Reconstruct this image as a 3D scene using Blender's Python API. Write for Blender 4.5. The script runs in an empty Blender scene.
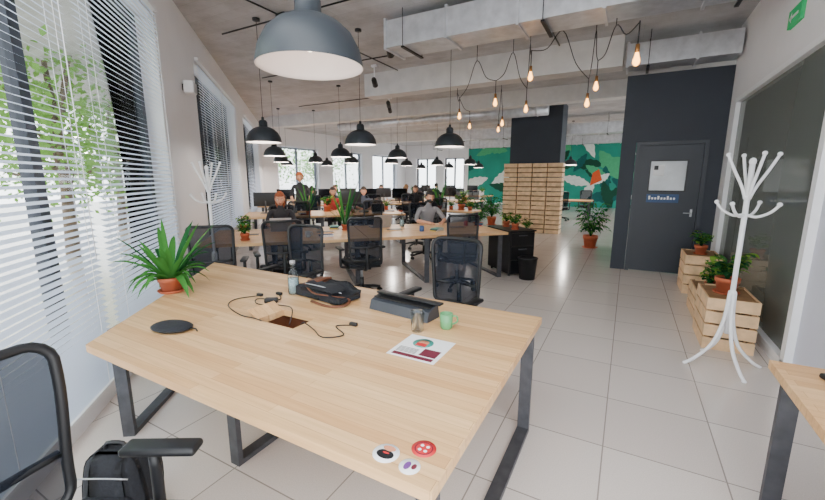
import bpy, bmesh, math, random
from math import sin, cos, pi, radians, sqrt
from mathutils import Vector, Matrix, noise as mnoise
random.seed(7)
S2 = sqrt(0.5)
def A(a, b): return ((a-b)*S2, (a+b)*S2)      # window-wall frame -> world
SC = bpy.context.scene
COL = SC.collection
# ------------------------------------------------------------ materials
def lin(c):
    def f(v):
        v /= 255.0
        return v/12.92 if v <= 0.04045 else ((v+0.055)/1.055)**2.4
    return (f(c[0]), f(c[1]), f(c[2]), 1)
MC = {}
def newmat(name):
    m = bpy.data.materials.new(name); m.use_nodes = True
    nt = m.node_tree
    return m, nt, nt.nodes['Principled BSDF']
def pm(name, rgb, rough=0.5, metal=0.0, var=0.08, scale=12, bump=0.0, emit=0):
    if name in MC: return MC[name]
    m, nt, p = newmat(name)
    tc = nt.nodes.new('ShaderNodeTexCoord'); n = nt.nodes.new('ShaderNodeTexNoise')
    n.inputs['Scale'].default_value = scale; n.inputs['Detail'].default_value = 3
    nt.links.new(tc.outputs['Object'], n.inputs['Vector'])
    r = nt.nodes.new('ShaderNodeValToRGB')
    c = lin(rgb)
    r.color_ramp.elements[0].position = .3; r.color_ramp.elements[1].position = .7
    r.color_ramp.elements[0].color = tuple(x*(1-var) for x in c[:3])+(1,)
    r.color_ramp.elements[1].color = tuple(min(1, x*(1+var)) for x in c[:3])+(1,)
    nt.links.new(n.outputs['Fac'], r.inputs['Fac']); nt.links.new(r.outputs['Color'], p.inputs['Base Color'])
    p.inputs['Roughness'].default_value = rough; p.inputs['Metallic'].default_value = metal
    if bump:
        b = nt.nodes.new('ShaderNodeBump'); b.inputs['Strength'].default_value = bump; b.inputs['Distance'].default_value = .01
        nt.links.new(n.outputs['Fac'], b.inputs['Height']); nt.links.new(b.outputs['Normal'], p.inputs['Normal'])
    if emit:
        p.inputs['Emission Color'].default_value = c; p.inputs['Emission Strength'].default_value = emit
    MC[name] = m
    return m
def brickmat(name, c1, c2, cm, bw, rh, mortar, offset, rough, nscale=(1, 1, 1), namt=.25, dark=(0.7, 0.7, 0.7), bump=.0, rot=0, det=4, big=0, lohi=(.3, .7), bigdark=(.76, .72, .68, 1)):
    m, nt, p = newmat(name)
    tc = nt.nodes.new('ShaderNodeTexCoord'); mp = nt.nodes.new('ShaderNodeMapping')
    mp.inputs['Rotation'].default_value = (0, 0, rot)
    nt.links.new(tc.outputs['Object'], mp.inputs['Vector'])
    b = nt.nodes.new('ShaderNodeTexBrick'); b.offset = offset; b.squash = 1
    b.inputs['Scale'].default_value = 1; b.inputs['Brick Width'].default_value = bw; b.inputs['Row Height'].default_value = rh
    b.inputs['Mortar Size'].default_value = mortar; b.inputs['Color1'].default_value = lin(c1); b.inputs['Color2'].default_value = lin(c2)
    b.inputs['Mortar'].default_value = lin(cm); b.inputs['Mortar Smooth'].default_value = .3
    nt.links.new(mp.outputs['Vector'], b.inputs['Vector'])
    m2 = nt.nodes.new('ShaderNodeMapping'); m2.inputs['Scale'].default_value = nscale
    nt.links.new(mp.outputs['Vector'], m2.inputs['Vector'])
    n = nt.nodes.new('ShaderNodeTexNoise'); n.inputs['Scale'].default_value = 1; n.inputs['Detail'].default_value = det
    nt.links.new(m2.outputs['Vector'], n.inputs['Vector'])
    rr = nt.nodes.new('ShaderNodeValToRGB'); rr.color_ramp.elements[0].position = lohi[0]; rr.color_ramp.elements[1].position = lohi[1]
    rr.color_ramp.elements[0].color = dark+(1,); rr.color_ramp.elements[1].color = (1, 1, 1, 1)
    nt.links.new(n.outputs['Fac'], rr.inputs['Fac'])
    mx = nt.nodes.new('ShaderNodeMix'); mx.data_type = 'RGBA'; mx.blend_type = 'MULTIPLY'; mx.inputs['Factor'].default_value = namt
    nt.links.new(b.outputs['Color'], mx.inputs['A']); nt.links.new(rr.outputs['Color'], mx.inputs['B'])
    last = mx.outputs['Result']
    if big:
        n2 = nt.nodes.new('ShaderNodeTexNoise'); n2.inputs['Scale'].default_value = big; n2.inputs['Detail'].default_value = 8; n2.inputs['Roughness'].default_value = .7
        nt.links.new(tc.outputs['Object'], n2.inputs['Vector'])
        r2 = nt.nodes.new('ShaderNodeValToRGB'); r2.color_ramp.elements[0].position = .38; r2.color_ramp.elements[1].position = .6
        r2.color_ramp.elements[0].color = bigdark; r2.color_ramp.elements[1].color = (1.0, 1.0, 1.0, 1)
        nt.links.new(n2.outputs['Fac'], r2.inputs['Fac'])
        m3 = nt.nodes.new('ShaderNodeMix'); m3.data_type = 'RGBA'; m3.blend_type = 'MULTIPLY'; m3.inputs['Factor'].default_value = .8
        nt.links.new(last, m3.inputs['A']); nt.links.new(r2.outputs['Color'], m3.inputs['B']); last = m3.outputs['Result']
    nt.links.new(last, p.inputs['Base Color'])
    p.inputs['Roughness'].default_value = rough
    if bump:
        bp = nt.nodes.new('ShaderNodeBump'); bp.inputs['Strength'].default_value = bump; bp.inputs['Distance'].default_value = .01
        nt.links.new(rr.outputs['Color'], bp.inputs['Height']); nt.links.new(bp.outputs['Normal'], p.inputs['Normal'])
    return m
def glassmat(name, rgb, gloss=.1, rough=.02, alpha=0.9):
    m = bpy.data.materials.new(name); m.use_nodes = True; nt = m.node_tree
    for n in list(nt.nodes): nt.nodes.remove(n)
    o = nt.nodes.new('ShaderNodeOutputMaterial'); t = nt.nodes.new('ShaderNodeBsdfTransparent'); t.inputs['Color'].default_value = lin(rgb)
    g = nt.nodes.new('ShaderNodeBsdfGlossy'); g.inputs['Roughness'].default_value = rough
    fr = nt.nodes.new('ShaderNodeLayerWeight'); fr.inputs['Blend'].default_value = gloss
    mx = nt.nodes.new('ShaderNodeMixShader')
    nt.links.new(fr.outputs['Fresnel'], mx.inputs[0]); nt.links.new(t.outputs[0], mx.inputs[1]); nt.links.new(g.outputs[0], mx.inputs[2])
    if alpha < 1:
        d = nt.nodes.new('ShaderNodeBsdfDiffuse'); d.inputs['Color'].default_value = lin(rgb)
        m2 = nt.nodes.new('ShaderNodeMixShader'); m2.inputs[0].default_value = alpha
        nt.links.new(d.outputs[0], m2.inputs[1]); nt.links.new(mx.outputs[0], m2.inputs[2]); nt.links.new(m2.outputs[0], o.inputs[0])
    else: nt.links.new(mx.outputs[0], o.inputs[0])
    return m
def translmat(name, rgb, fac=.4, var=.25):
    m = bpy.data.materials.new(name); m.use_nodes = True; nt = m.node_tree
    for n in list(nt.nodes): nt.nodes.remove(n)
    o = nt.nodes.new('ShaderNodeOutputMaterial'); d = nt.nodes.new('ShaderNodeBsdfDiffuse'); t = nt.nodes.new('ShaderNodeBsdfTranslucent')
    mx = nt.nodes.new('ShaderNodeMixShader'); mx.inputs[0].default_value = fac
    tc = nt.nodes.new('ShaderNodeTexCoord'); n = nt.nodes.new('ShaderNodeTexNoise'); n.inputs['Scale'].default_value = 6
    nt.links.new(tc.outputs['Object'], n.inputs['Vector'])
    r = nt.nodes.new('ShaderNodeValToRGB'); c = lin(rgb)
    r.color_ramp.elements[0].color = tuple(x*(1-var) for x in c[:3])+(1,); r.color_ramp.elements[1].color = tuple(min(1, x*(1+var)) for x in c[:3])+(1,)
    nt.links.new(n.outputs['Fac'], r.inputs['Fac'])
    for q in (d, t): nt.links.new(r.outputs['Color'], q.inputs['Color'])
    nt.links.new(d.outputs[0], mx.inputs[1]); nt.links.new(t.outputs[0], mx.inputs[2]); nt.links.new(mx.outputs[0], o.inputs[0])
    return m

M_wood = brickmat('beech_butcher_block', (234, 194, 144), (212, 164, 112), (178, 130, 84), 1.1, .052, .0009, .37, .42, nscale=(3, 60, 60), namt=.6, dark=(.72, .64, .56))
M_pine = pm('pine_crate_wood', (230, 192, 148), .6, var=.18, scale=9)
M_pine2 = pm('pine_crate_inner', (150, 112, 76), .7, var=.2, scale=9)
M_floor = brickmat('floor_tile', (228, 218, 210), (220, 209, 201), (158, 148, 140), .6, .6, .0045, 0.0, .17, nscale=(160, 160, 160), namt=.4, dark=(.68, .66, .64), det=2)
M_ceil = brickmat('board_marked_concrete', (206, 206, 208), (198, 198, 200), (182, 182, 184), 2.6, .2, .003, .43, .9, nscale=(2.0, 4, 6), namt=.4, dark=(.78, .77, .76), big=1.4, bump=.2, bigdark=(.70, .69, .68, 1))
M_white = pm('wall_white_paint', (240, 238, 240), .7, var=.02, scale=2)
M_white2 = pm('white_lacquer', (244, 244, 246), .35, var=.02)
M_conc = pm('painted_concrete_beam', (220, 218, 216), .8, var=.08, scale=4)
M_dark = pm('charcoal_wall_paint', (42, 48, 59), .6, var=.05, scale=3)
M_door = pm('charcoal_door_paint', (36, 42, 52), .45, var=.04, scale=3)
M_steel = pm('raw_steel', (80, 81, 86), .45, .4, var=.2, scale=14)
M_galv = pm('galvanised_duct', (212, 214, 219), .36, .55, var=.14, scale=7, bump=.12)
M_black = pm('black_plastic', (22, 23, 26), .45, var=.1)
M_blackm = pm('black_metal', (28, 29, 32), .4, .4)
M_fab = pm('black_fabric', (28, 30, 36), .9, var=.25, scale=90, bump=.3)
M_lampo = pm('lamp_shade_graphite', (44, 50, 56), .45, var=.05)
M_lampi = pm('lamp_shade_inner_white', (236, 226, 222), .5, var=.02)
M_bulb = pm('frosted_bulb', (255, 240, 215), .3, emit=2.5)
M_edison = pm('edison_bulb', (255, 176, 84), .2, emit=8)
M_brass = pm('brass_socket', (170, 120, 70), .35, .8)
M_terra = pm('terracotta', (190, 98, 64), .8, var=.1)
M_soil = pm('soil', (70, 50, 38), .95, var=.3, scale=60)
M_leaf = translmat('leaf_green', (72, 134, 62), .25)
M_leaf2 = translmat('leaf_dark_green', (40, 92, 52), .25)
M_leaf3 = translmat('leaf_yellow_green', (132, 172, 70), .3)
M_tree = translmat('tree_foliage', (134, 182, 92), .5)
M_trunk = pm('tree_bark', (110, 94, 78), .9, var=.3)
M_slat = translmat('blind_slat', (222, 230, 246), .48, var=.04)
M_alu = pm('dark_window_aluminium', (50, 54, 64), .4, .3)
M_pane = glassmat('window_pane', (252, 253, 253), .06, 0.01, 1)
M_glass = glassmat('drinking_glass', (246, 250, 252), .12, .02, .97)
M_part = glassmat('smoked_partition_glass', (168, 174, 168), .38, .02, .7)
M_frost = glassmat('frosted_partition_glass', (232, 232, 244), .2, .3, .2)
def meshmat():
    m = bpy.data.materials.new('chair_mesh_fabric'); m.use_nodes = True; nt = m.node_tree
    for n in list(nt.nodes): nt.nodes.remove(n)
    o = nt.nodes.new('ShaderNodeOutputMaterial'); d = nt.nodes.new('ShaderNodeBsdfDiffuse'); t = nt.nodes.new('ShaderNodeBsdfTransparent')
    d.inputs['Color'].default_value = lin((36, 40, 48))
    mx = nt.nodes.new('ShaderNodeMixShader'); mx.inputs[0].default_value = .16
    nt.links.new(d.outputs[0], mx.inputs[1]); nt.links.new(t.outputs[0], mx.inputs[2]); nt.links.new(mx.outputs[0], o.inputs[0])
    return m
M_mesh = meshmat()
M_green = pm('mint_green_ceramic', (92, 158, 104), .35)
M_paper = pm('paper', (240, 240, 240), .7, var=.01)
M_maroon = pm('print_maroon', (104, 30, 50), .6)
M_red = pm('print_red', (200, 36, 42), .5)
M_purple = pm('print_purple', (110, 60, 136), .5)
M_skinp = pm('print_peach', (214, 140, 106), .5)
M_teal = pm('print_teal', (50, 144, 132), .5)
M_brown = pm('brown_leather', (98, 56, 34), .55, var=.15)
M_screen = pm('screen_dark', (18, 20, 26), .15)
M_silver = pm('laptop_silver', (176, 178, 182), .35, .6)
M_exit = pm('exit_sign_green', (20, 140, 80), .5, emit=.5)

# ------------------------------------------------------------ mesh builder
class MB:
    def __init__(s): s.v = []; s.f = []; s.mi = []; s.sm = []; s.mats = []
    def add(s, vs, fs, mat, M=None, smooth=False):
        if mat not in s.mats: s.mats.append(mat)
        k = s.mats.index(mat); o = len(s.v)
        for v in vs:
            v = Vector(v); s.v.append((M @ v) if M is not None else v)
        for f in fs:
            s.f.append([i+o for i in f]); s.mi.append(k); s.sm.append(smooth)
    def box(s, c, d, mat, M=None, rz=0):
        x, y, z = d[0]/2, d[1]/2, d[2]/2
        vs = [Vector((i*x, j*y, k*z)) for i in (-1, 1) for j in (-1, 1) for k in (-1, 1)]
        if rz: R = Matrix.Rotation(rz, 3, 'Z'); vs = [R @ v for v in vs]
        vs = [v+Vector(c) for v in vs]
        s.add(vs, [(0, 1, 3, 2), (4, 6, 7, 5), (0, 4, 5, 1), (2, 3, 7, 6), (0, 2, 6, 4), (1, 5, 7, 3)], mat, M)
    def bb(s, x0, x1, y0, y1, z0, z1, mat, M=None):
        s.box(((x0+x1)/2, (y0+y1)/2, (z0+z1)/2), (abs(x1-x0), abs(y1-y0), abs(z1-z0)), mat, M)
    def rbox(s, c, d, r, mat, M=None, seg=3, fn=None, sub=0):
        bm = bmesh.new(); bmesh.ops.create_cube(bm, size=1)
        for v in bm.verts: v.co = Vector((v.co.x*d[0], v.co.y*d[1], v.co.z*d[2]))
        if sub: bmesh.ops.subdivide_edges(bm, edges=bm.edges[:], cuts=sub, use_grid_fill=True)
        es = [e for e in bm.edges if len(e.link_faces) == 2 and e.calc_face_angle(0) > .5]
        bmesh.ops.bevel(bm, geom=es, offset=r, segments=seg, affect='EDGES', profile=.5)
        bm.verts.index_update()
        vs = [v.co.copy() for v in bm.verts]
        if fn: vs = [fn(v) for v in vs]
        vs = [v+Vector(c) for v in vs]
        fs = [[v.index for v in f.verts] for f in bm.faces]; bm.free()
        s.add(vs, fs, mat, M, True)
    def bar(s, p, q, w, h, mat, M=None, up=(0, 0, 1)):
        p = Vector(p); q = Vector(q); d = (q-p); L = d.length; d.normalize(); u = Vector(up)
        if abs(d.dot(u)) > .95: u = Vector((0, 1, 0))
        sd = d.cross(u).normalized(); u2 = sd.cross(d)
        vs = [p+d*L*t+sd*w/2*i+u2*h/2*j for t in (0, 1) for i in (-1, 1) for j in (-1, 1)]
        s.add(vs, [(0, 1, 3, 2), (4, 6, 7, 5), (0, 4, 5, 1), (2, 3, 7, 6), (0, 2, 6, 4), (1, 5, 7, 3)], mat, M)
    def tube(s, pts, r, mat, M=None, seg=8, closed=False, smooth=True, sub=0, flat=1.0):
        pts = [Vector(p) for p in pts]
        if sub:
            out = []; n = len(pts); rr = [] if isinstance(r, (list, tuple)) else None
            rng = range(n) if closed else range(n-1)
            for i in rng:
                p0 = pts[(i-1) % n] if (closed or i > 0) else pts[0]; p1 = pts[i]; p2 = pts[(i+1) % n]
                p3 = pts[(i+2) % n] if (closed or i+2 < n) else pts[-1]
                for k in range(sub):
                    t = k/sub
                    out.append(.5*((2*p1)+(p2-p0)*t+(2*p0-5*p1+4*p2-p3)*t*t+(3*p1-p0-3*p2+p3)*t**3))
                    if rr is not None: rr.append(r[i]*(1-t)+r[(i+1) % n]*t)
            if not closed:
                out.append(pts[-1])
                if rr is not None: rr.append(r[-1])
            pts = out
            if rr is not None: r = rr
        n = len(pts); R = r if isinstance(r, (list, tuple)) else [r]*n
        T = []
        for i in range(n):
            a = pts[(i-1) % n] if (closed or i > 0) else pts[i]; b = pts[(i+1) % n] if (closed or i < n-1) else pts[i]
            t = (b-a); T.append(t.normalized() if t.length > 1e-9 else Vector((0, 0, 1)))
        u = Vector((0, 0, 1)) if abs(T[0].z) < .9 else Vector((1, 0, 0))
        u = (u-T[0]*u.dot(T[0])).normalized(); vs = []
        for i in range(n):
            u = (u-T[i]*u.dot(T[i])); u = u.normalized() if u.length > 1e-6 else Vector((1, 0, 0))
            w = T[i].cross(u)
            for k in range(seg):
                an = 2*pi*k/seg; vs.append(pts[i]+(u*cos(an)*flat+w*sin(an))*R[i])
        fs = []
        for i in range(n if closed else n-1):
            j = (i+1) % n
            for k in range(seg):
                k2 = (k+1) % seg; fs.append((i*seg+k, i*seg+k2, j*seg+k2, j*seg+k))
        if not closed: fs.append(tuple(range(seg))[::-1]); fs.append(tuple((n-1)*seg+k for k in range(seg)))
        s.add(vs, fs, mat, M, smooth)
    def lathe(s, prof, c, mat, M=None, seg=28, smooth=True):
        vs = []; c = Vector(c); n = len(prof)
        for r, z in prof:
            for k in range(seg):
                a = 2*pi*k/seg; vs.append(c+Vector((max(r, 1e-4)*cos(a), max(r, 1e-4)*sin(a), z)))
        fs = [(i*seg+k, i*seg+(k+1) % seg, (i+1)*seg+(k+1) % seg, (i+1)*seg+k) for i in range(n-1) for k in range(seg)]
        s.add(vs, fs, mat, M, smooth)
    def ell(s, c, d, mat, M=None, seg=16, rings=12, fn=None, keep=None):
        vs = []
        for i in range(rings+1):
            th = pi*i/rings
            for k in range(seg):
                a = 2*pi*k/seg; v = Vector((sin(th)*cos(a), sin(th)*sin(a), cos(th)))
                if fn: v = fn(v)
                vs.append(Vector((v.x*d[0], v.y*d[1], v.z*d[2]))+Vector(c))
        fs = []
        for i in range(rings):
            for k in range(seg):
                f = (i*seg+k, (i+1)*seg+k, (i+1)*seg+(k+1) % seg, i*seg+(k+1) % seg)
                if keep:
                    m = sum((vs[q]-Vector(c) for q in f), Vector())/4
                    if not keep(Vector((m.x/d[0], m.y/d[1], m.z/d[2]))): continue
                fs.append(f)
        s.add(vs, fs, mat, M, True)
    def poly(s, pts, z0, z1, mat, M=None):
        n = len(pts); vs = [(p[0], p[1], z0) for p in pts]+[(p[0], p[1], z1) for p in pts]
        fs = [tuple(range(n))[::-1], tuple(range(n, 2*n))]+[(i, (i+1) % n, n+(i+1) % n, n+i) for i in range(n)]
        s.add(vs, fs, mat, M)
    def leaf(s, base, az, L, W, rise, droop, mat, M=None, seg=6, fold=.15):
        base = Vector(base); d = Vector((cos(az), sin(az), 0)); sd = Vector((-sin(az), cos(az), 0)); vs = []
        for i in range(seg+1):
            t = i/seg; p = base+d*L*(t*(1-.25*t*droop))+Vector((0, 0, L*(rise*t-droop*t*t)))
            w = W*.5*(sin(pi*min(1, .12+.88*t))**.8 if t < 1 else 0.02)
            vs += [p-sd*w+Vector((0, 0, fold*w)), p, p+sd*w+Vector((0, 0, fold*w))]
        fs = []
        for i in range(seg):
            a = i*3; fs += [(a, a+1, a+4, a+3), (a+1, a+2, a+5, a+4)]
        s.add(vs, fs, mat, M, True)
    def mesh(s, name):
        me = bpy.data.meshes.new(name); me.from_pydata([tuple(v) for v in s.v], [], s.f)
        for m in s.mats: me.materials.append(m)
        me.polygons.foreach_set('material_index', s.mi); me.polygons.foreach_set('use_smooth', s.sm)
        me.update()
        bm = bmesh.new(); bm.from_mesh(me); bmesh.ops.recalc_face_normals(bm, faces=bm.faces[:]); bm.to_mesh(me); bm.free()
        return me
    def obj(s, name, loc=(0, 0, 0), rz=0):
        return place(s.mesh(name), name, loc, rz)
def place(me, name, loc=(0, 0, 0), rz=0, sc=1):
    o = bpy.data.objects.new(name, me); COL.objects.link(o); o.location = loc; o.rotation_euler = (0, 0, rz)
    if sc != 1: o.scale = (sc, sc, sc)
    return o
RA = radians(45)
H = 3.8
WA = -1.4
# ------------------------------------------------------------ room shell
m = MB(); m.bb(-16, 7, -2.2, 25, -.12, 0, M_floor); m.obj('floor')
m = MB(); m.bb(-16, 7, .9, 25, H, H+.15, M_ceil); m.obj('ceiling')
wins = [(1.0, 5.1, .12, 3.28), (6.8, 10.6, .6, 3.28), (12.2, 16.2, .6, 3.28)]
m = MB(); b0 = .3; bend = 17.95
edges = [b0]
for w in wins:
    m.bb(WA-.3, WA, edges[-1], w[0], 0, H, M_white); m.bb(WA-.3, WA, w[0], w[1], 0, w[2], M_white); m.bb(WA-.3, WA, w[0], w[1], w[3], H, M_white)
    edges.append(w[1])
m.bb(WA-.3, WA, edges[-1], bend, 0, H, M_white)
m.obj('wall_left', rz=RA)
def window(n, w, t, xin, horiz=None, out=-1, rz=0, axis='y'):
    m = MB(); y0, y1, z0, z1 = w; x0 = xin-.2
    def bb(ya, yb, za, zb, mat, d=.07, xo=0):
        if axis == 'y': m.bb(x0+xo-d/2, x0+xo+d/2, ya, yb, za, zb, mat)
        else: m.bb(ya, yb, x0+.4+xo-d/2, x0+.4+xo+d/2, za, zb, mat)
    bb(y0, y1, z0, z0+.06, M_alu); bb(y0, y1, z1-.06, z1, M_alu)
    for i in range(t+1):
        y = y0+(y1-y0)*i/t
        ya = min(max(y-.05, y0), y1-.1); bb(ya, ya+.1, z0+.06, z1-.06, M_alu)
    if horiz: bb(y0+.08, y1-.08, horiz-.03, horiz+.03, M_alu, .05)
    bb(y0+.04, y1-.04, z0+.03, z1-.03, M_pane, .008)
    return m.obj('window_%d' % n, rz=rz)
window(1, wins[0], 2, WA, None, rz=RA); window(2, wins[1], 2, WA, None, rz=RA); window(3, wins[2], 2, WA, None, rz=RA)
XB = -13.75
fw = [(12.6, 15.2, .8, 3.0), (16.3, 18.9, .8, 3.0), (20.0, 22.8, .8, 3.0)]
m = MB(); e = 11.3
for w in fw:
    m.bb(XB-.3, XB, e, w[0], 0, H, M_white); m.bb(XB-.3, XB, w[0], w[1], 0, w[2], M_white); m.bb(XB-.3, XB, w[0], w[1], w[3], H, M_white); e = w[1]
m.bb(XB-.3, XB, e, 24.3, 0, H, M_white); m.obj('wall_far_left')
for i, w in enumerate(fw): window(4+i, w, 2, XB)
YB = 24.0
bw = [(-12.9, -11.4, .9, 2.9), (-10.8, -9.4, .9, 2.9)]
m = MB(); e = XB
for w in bw:
    m.bb(e, w[0], YB, YB+.3, 0, H, M_white); m.bb(w[0], w[1], YB, YB+.3, 0, w[2], M_white); m.bb(w[0], w[1], YB, YB+.3, w[3], H, M_white); e = w[1]
m.bb(e, 7, YB, YB+.3, 0, H, M_white); m.obj('wall_back')
for i, w in enumerate(bw): window(7+i, w, 2, YB, axis='x')
XR = 1.25
m = MB()
m.bb(XR, XR+.12, .9, 7.75, 2.72, H, M_white)
m.bb(XR, XR+.12, 7.36, 7.75, 0, 2.72, M_white)
m.bb(XR, XR+.12, .9, 7.36, 0, .07, M_white)
m.obj('wall_right')
m = MB()
for y, w in ((7.33, .06), (4.1, .09), (.93, .06)): m.bb(XR-.015, XR+.1, y-w/2, y+w/2, .07, 2.72, M_white2)
m.bb(XR-.015, XR+.1, .96, 7.3, 2.66, 2.72, M_white2); m.bb(XR-.015, XR+.1, .96, 7.3, .07, .12, M_white2)
m.bb(XR+.04, XR+.052, 4.145, 7.3, .12, 2.66, M_part)
m.bb(XR+.04, XR+.052, .96, 4.055, .12, 2.66, M_frost)
m.obj('glass_partition')
M_grey = pm('meeting_room_grey', (196, 198, 194), .8, var=.04, scale=2)
m = MB(); m.bb(5.0, 5.15, .5, 9.3, 0, H, M_grey); m.bb(XR+.12, 5.0, 7.9, 8.05, 0, H, M_grey); m.obj('wall_meeting_room')
# dark door block
m = MB(); BX0 = -.17
DX0, DX1, DH = .12, 1.0, 2.14
m.bb(BX0, DX0-.065, 7.75, 7.95, 0, 3.2, M_dark); m.bb(DX1+.065, XR, 7.75, 7.95, 0, 3.2, M_dark); m.bb(DX0-.065, DX1+.065, 7.75, 7.95, DH+.065, 3.2, M_dark)
m.bb(BX0, BX0+.2, 7.95, 10.2, 0, 3.2, M_dark); m.bb(BX0, XR, 7.75, 10.2, 3.2, 3.27, M_dark)
m.obj('wall_door')
m = MB()
for x in (DX0-.06, DX1): m.bb(x, x+.06, 7.72, 7.9, 0, DH, M_door)
m.bb(DX0-.06, DX1+.06, 7.72, 7.9, DH, DH+.06, M_door)
wx0, wx1, wz0, wz1 = .30, .80, 1.40, 1.88
m.bb(DX0, wx0, 7.77, 7.82, .01, DH, M_door); m.bb(wx1, DX1, 7.77, 7.82, .01, DH, M_door); m.bb(wx0, wx1, 7.77, 7.82, .01, wz0, M_door); m.bb(wx0, wx1, 7.77, 7.82, wz1, DH, M_door)
for a_ in ((wx0-.02, wx1+.02, wz0-.02, wz0), (wx0-.02, wx1+.02, wz1, wz1+.02), (wx0-.02, wx0, wz0, wz1), (wx1, wx1+.02, wz0, wz1)): m.bb(a_[0], a_[1], 7.755, 7.77, a_[2], a_[3], M_black)
m.bb(wx0, wx1, 7.795, 7.8, wz0, wz1, pm('door_glass_pale', (206, 210, 214), .2, var=.16, scale=3))
m.bb(wx0+.04, wx0+.2, 7.788, 7.794, wz1-.24, wz1-.06, M_paper); m.bb(wx0+.05, wx0+.11, 7.786, 7.788, wz1-.14, wz1-.07, M_black)
m.bb(.28, .74, 7.76, 7.77, 1.20, 1.34, pm('sign_blue', (40, 74, 118), .5))
for i in range(9): m.bb(.31+i*.044, .31+i*.044+.028, 7.757, 7.76, 1.25, 1.25+(.035 if i % 3 else .06), M_white2)
m.tube([(.93, 7.77, 1.04), (.93, 7.72, 1.04), (.82, 7.72, 1.04)], .009, M_silver); m.bb(.915, .945, 7.762, 7.77, .98, 1.1, M_silver)
m.obj('door_1')
m = MB(); m.bb(-3.35, -1.85, 12.45, 13.4, 0, H, M_dark); m.obj('wall_column')
def crate_geo(m, x0, x1, y0, y1, z0, z1, M=None, slats=4, mat=None, g=.018):
    mat = mat or M_pine; t = .015
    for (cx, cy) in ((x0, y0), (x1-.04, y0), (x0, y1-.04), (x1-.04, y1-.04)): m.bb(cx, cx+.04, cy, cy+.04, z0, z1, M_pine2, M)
    h = (z1-z0-g*(slats-1))/slats
    for i in range(slats):
        za = z0+i*(h+g)
        m.bb(x0-t, x1+t, y0-t, y0, za, za+h, mat, M); m.bb(x0-t, x1+t, y1, y1+t, za, za+h, mat, M)
        m.bb(x0-t, x0, y0, y1, za, za+h, mat, M); m.bb(x1, x1+t, y0, y1, za, za+h, mat, M)
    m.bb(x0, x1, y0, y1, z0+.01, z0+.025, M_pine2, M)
m = MB(); x0, x1, y0 = -3.36, -1.66, 11.85
cols, rows = 4, 5; cw = (x1-x0)/cols; rh = 2.05/rows
for i in range(cols):
    for j in range(rows):
        crate_geo(m, x0+i*cw+.028, x0+(i+1)*cw-.028, y0, y0+.4, j*rh+.004, (j+1)*rh-.02, slats=3, g=.034)
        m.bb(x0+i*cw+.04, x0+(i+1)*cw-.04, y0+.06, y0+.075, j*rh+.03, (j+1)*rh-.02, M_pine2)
m.obj('wooden_crate_shelf')
# beams / ducts
def duct(name, x0, x1, y0, y1, z0, z1, mat=None, step=.9):
    m = MB(); mat = mat or M_galv; m.bb(x0, x1, y0, y1, z0, z1, mat)
    n = int((x1-x0)/step)
    for i in range(n+1):
        x = min(x0+i*step, x1-.03); m.bb(x, x+.03, y0-.025, y1+.025, z0-.025, z1+.025, mat)
    for i in range(0, n+1, 2):
        x = x0+i*step+.3
        for y in (y0-.03, y1+.03): m.tube([(x, y, z0-.03), (x, y, H)], .005, M_blackm, seg=5)
        m.bb(x-.02, x+.02, y0-.04, y1+.04, z0-.045, z0-.025, M_blackm)
    return m.obj(name)
duct('ventilation_duct', -3.1, 1.22, 4.85, 5.35, 3.36, 3.7)
duct('ventilation_duct', -.2, 1.22, 7.28, 7.7, 3.32, 3.64)
m = MB(); m.bb(-5.2, -.25, 7.3, 7.65, 3.34, 3.8, M_conc); m.obj('ceiling_beam')
duct('ventilation_duct', -6.5, 6.5, 15.3, 15.8, 3.15, 3.5)
duct('ventilation_duct', -9.5, 6.5, 19.6, 20.1, 3.15, 3.5)
m = MB(); m.bb(-12, 6.5, 10.4, 10.75, 3.42, 3.8, M_conc); m.obj('ceiling_beam')
m = MB(); m.bb(-13.7, 6.5, 17.2, 17.6, 3.4, 3.8, M_conc); m.obj('ceiling_beam')
m = MB(); MR = Matrix.Translation((-9.3, 11.5, 3.45)) @ Matrix.Rotation(radians(90), 4, 'Y')
m.lathe([(.001, 0), (.16, 0), (.16, 7.2), (.001, 7.2)], (0, 0, 0), M_galv, M=MR, seg=20)
for i in range(7): m.lathe([(.16, 0), (.175, .01), (.175, .03), (.16, .04)], (0, 0, .3+i*1.1), M_galv, M=MR, seg=20)
m.obj('round_ventilation_duct')
m = MB()
for (p, q) in (((-5.6, 4.2), (-2.2, 4.2)), ((-4.3, 3.0), (-4.3, 7.2)), ((-7.2, 6.3), (-1.0, 6.3)), ((-1.2, 5.5), (-1.2, 7.2)), ((-9, 9.2), (-1, 9.2)), ((-8, 12.9), (-3.5, 12.9))):
    m.tube([(p[0], p[1], H-.05), (q[0], q[1], H-.05)], .012, M_blackm, seg=6)
m.rbox((-4.3, 4.2, H-.06), (.16, .16, .09), .01, M_black)
m.obj('ceiling_conduit')
def spot(x, y):
    m = MB(); m.tube([(0, 0, H-.0), (0, 0, H-.25)], .012, M_white2); m.box((0, 0, H-.02), (.12, .05, .04), M_white2)
    Mx = Matrix.Translation((0, 0, H-.32)) @ Matrix.Rotation(radians(60), 4, 'X') @ Matrix.Rotation(radians(20), 4, 'Y')
    m.lathe([(.001, .09), (.04, .09), (.05, .06), (.055, -.1), (.048, -.1), (.045, -.06), (.001, -.06)], (0, 0, 0), M_black, M=Mx)
    m.obj('ceiling_spotlight', (x, y, 0))
spot(-3.3, 5.3); spot(-4.6, 6.8); spot(-5.6, 8.9); spot(-6, 9.6)
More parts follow.
